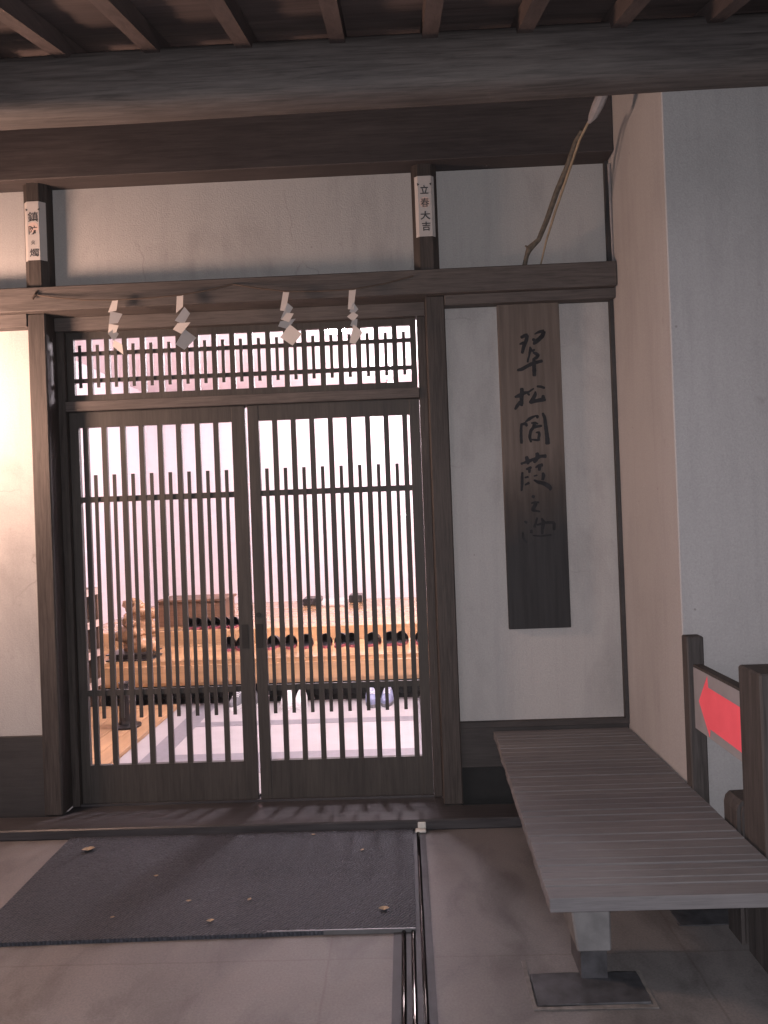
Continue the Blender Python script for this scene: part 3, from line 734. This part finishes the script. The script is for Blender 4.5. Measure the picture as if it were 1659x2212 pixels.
fl = root('flower_dish', 'small dish of yellow flowers on top of the shoe rack', 'flowers', (-2.5, 5.75, 1.02))
bm = bmesh.new(); add_lathe(bm, [(.04, 0), (.07, .03), (.066, .03), (.03, .01)], (-2.5, 5.75, 1.021), 14); obj('dish', bm, M_tray, fl)
bm = bmesh.new()
for k in range(14): add_ball(bm, (-2.5+random.uniform(-.06, .06), 5.75+random.uniform(-.06, .06), 1.06+random.uniform(0, .04)), random.uniform(.012, .02), 1)
obj('blossoms', bm, M_yellow, fl)
# umbrella stand on the duckboard
us = root('umbrella_stand', 'dark round umbrella stand with a shiny chrome pole on the duckboard', 'umbrella stand', (-2.0, 5.35, .086))
bm = bmesh.new(); add_lathe(bm, [(.10, 0), (.10, .012), (.055, .022), (.05, .05), (.045, .30), (.05, .31)], (-2.0, 5.36, .0865), 20); obj('stand', bm, M_blackgl, us, smooth=False)
bm = bmesh.new(); add_tube(bm, [(-1.945, 5.30, .098), (-1.945, 5.30, .42)], .011, 10); obj('pole', bm, M_chrome, us, smooth=True)
# carved ornament on a black stand
orn = root('carved_ornament', 'gnarled polished wood carving on a black stand at the left of the step', 'ornament', (-2.22, 6.2, .412))
bm = bmesh.new()
for k in range(15):
    z = .50+k*.026; add_ball(bm, (-2.23+.07*math.sin(k*1.3)+k*.004, 6.22+.04*math.cos(k*1.9), z), .085-.0022*k+.02*math.sin(k*2.1), 3, (1.15, .8, .8), .5, k)
obj('carving', bm, M_carve, orn, smooth=True)
bm = bmesh.new(); add_box(bm, -2.42, -2.05, 6.08, 6.36, .412, .425, bev=.003); add_box(bm, -2.40, -2.07, 6.09, 6.35, .425, .460, bev=.006); add_box(bm, -2.42, -2.05, 6.08, 6.36, .460, .470, bev=.003)
obj('stand', bm, M_blackgl, orn)
# low chest
chs = root('low_chest', 'dark brown low wooden chest on the raised floor at the left', 'chest', (-2.0, 7.3, .536))
obj('body', box(-2.32, -1.70, 7.12, 7.55, .536, .76, bev=.004), M_chest, chs)
obj('lid', box(-2.34, -1.68, 7.10, 7.57, .7605, .785, bev=.004), M_chest, chs)
# slippers
def make_slipper(name, label, group):
    r_ = root(name, label, 'slipper', (0, 0, 0), group)
    s_ = bmesh.new(); pts_ = []
    for i in range(20):
        t = 2*math.pi*i/20; yy = math.sin(t); w_ = .047 + (.006 if yy > 0 else -.004)
        pts_.append((math.cos(t)*w_, .13+yy*.13, 0))
    add_prism(s_, pts_, (0, 0, .018)); obj('sole', s_, M_slipr, r_)
    u_ = bmesh.new(); rows = []
    for i in range(8):
        yy = .115+.145*i/7; t = (yy-.13)/.13; w_ = .054*math.sqrt(max(0.02, 1-t*t))+.002; h = .062*(1-(i/7)**2)+.02
        rows.append([u_.verts.new((math.cos(math.pi*k/10)*w_, yy, .014+math.sin(math.pi*k/10)*h)) for k in range(11)])
    for a, b in zip(rows, rows[1:]):
        for k in range(10): u_.faces.new([a[k], a[k+1], b[k+1], b[k]])
    u_.faces.new(rows[-1]); obj('upper', u_, M_slip, r_, smooth=True)
    i_ = bmesh.new(); add_prism(i_, [(x*.86, .13+(y_-.13)*.9, .0185) for x, y_, _ in pts_], (0, 0, .003)); obj('insole', i_, M_slip, r_)
    return r_
sl0 = make_slipper('slipper', '', 'slippers lined up on the steps')
ORD = ['first', 'second', 'third', 'fourth', 'fifth', 'sixth', 'seventh', 'eighth', 'ninth', 'tenth', 'eleventh', 'twelfth', 'thirteenth']
xs = [-1.505, -1.41, -1.175, -.99, -.875, -.69, -.60, -.455, -.34, -.175, -.065, .09]
first = True
for k, x in enumerate(xs):
    s = sl0 if first else copy_tree(sl0)
    first = False
    s.location = (x, 6.38, .4125); s.scale = (1.12, 1.12, 1.12); s.rotation_euler[2] = random.uniform(-.28, .28)
    s['label'] = 'dark slipper with red sole on the lower step, %s from the left' % ORD[k]
for k, x in enumerate((-2.00, -1.915, -1.84, -1.755, -1.67, -1.585)):
    s = copy_tree(sl0); s.location = (x, 6.86, .5355); s.scale = (1.0, 1.0, 1.0); s.rotation_euler[2] = random.uniform(-.06, .06)
    s['label'] = 'dark slipper at the raised floor edge before the chest, %s from the left' % ORD[k]
# shoes on the tiled floor
def make_shoe(upper, sole):
    r_ = root('shoe', '', 'shoe', (0, 0, 0))
    s_ = bmesh.new(); pts_ = []
    for i in range(20):
        t = 2*math.pi*i/20; pts_.append((math.cos(t)*(.048+.004*math.sin(t)), math.sin(t)*.135, 0))
    add_prism(s_, pts_, (0, 0, .026)); obj('sole', s_, sole, r_)
    u_ = bmesh.new(); rows = []
    for i in range(13):
        t = -1+2*i/12; w_ = .048*math.sqrt(max(.03, 1-t*t)); yy = t*.132
        h = .035+.055/(1+math.exp(-(-t*6-.2)))+.012*(1-t*t)
        rows.append([u_.verts.new((math.cos(math.pi*k/10)*w_, yy, .026+math.sin(math.pi*k/10)**.8*h)) for k in range(11)])
    for a, b in zip(rows, rows[1:]):
        for k in range(10): u_.faces.new([a[k], a[k+1], b[k+1], b[k]])
    u_.faces.new(rows[0]); u_.faces.new(rows[-1]); obj('upper', u_, upper, r_, smooth=True)
    l_ = bmesh.new()
    for k in range(4):
        y_ = .02-k*.018; add_tube(l_, [(-.026, y_, .082+k*.007), (0, y_, .091+k*.0075), (.026, y_, .082+k*.007)], .004, 6)
    obj('laces', l_, M_white, r_); return r_
for up, so, places, lab in ((M_white, M_white, ((-.955, 5.93, 3.1), (-.845, 5.94, 3.2)), 'white sneaker under the step, %s of its pair'),
                            (M_blue, M_grey, ((-.30, 5.93, 3.25), (-.18, 5.94, 3.05)), 'blue grey shoe under the step, %s of its pair'),
                            (M_grey, M_white, ((-1.36, 5.98, 3.0), (-1.24, 5.97, 3.15)), 'dark grey sneaker with white sole under the step, %s of its pair')):
    p0 = make_shoe(up, so)
    for k, (x, y, a) in enumerate(places):
        s = p0 if k == 0 else copy_tree(p0)
        s.location = (x, y, .0505); s.rotation_euler[2] = a; s['label'] = lab % ('left', 'right')[k]; s['group'] = 'shoes left under the step'
# tray and small dark things far back on the raised floor
bm = bmesh.new(); add_box(bm, -.93, -.67, 8.35, 8.6, .536, .60, bev=.012, seg=2); tag(obj('white_tray', bm, M_tray, loc=(-.8, 8.5, .536)), 'low white tray far back on the raised floor', 'tray')
bm = bmesh.new(); add_box(bm, -1.15, -.955, 8.45, 8.75, .536, .615, bev=.01); tag(obj('dark_box', bm, M_blackgl, loc=(-1.05, 8.6, .536)), 'low black box left of the white tray', 'box')
bm = bmesh.new(); add_box(bm, -.65, -.50, 8.6, 8.85, .536, .62, bev=.01); tag(obj('dark_box', bm, M_blackgl, loc=(-.58, 8.7, .536)), 'small black box right of the white tray', 'box')

bpy.data.objects.remove(_fo)
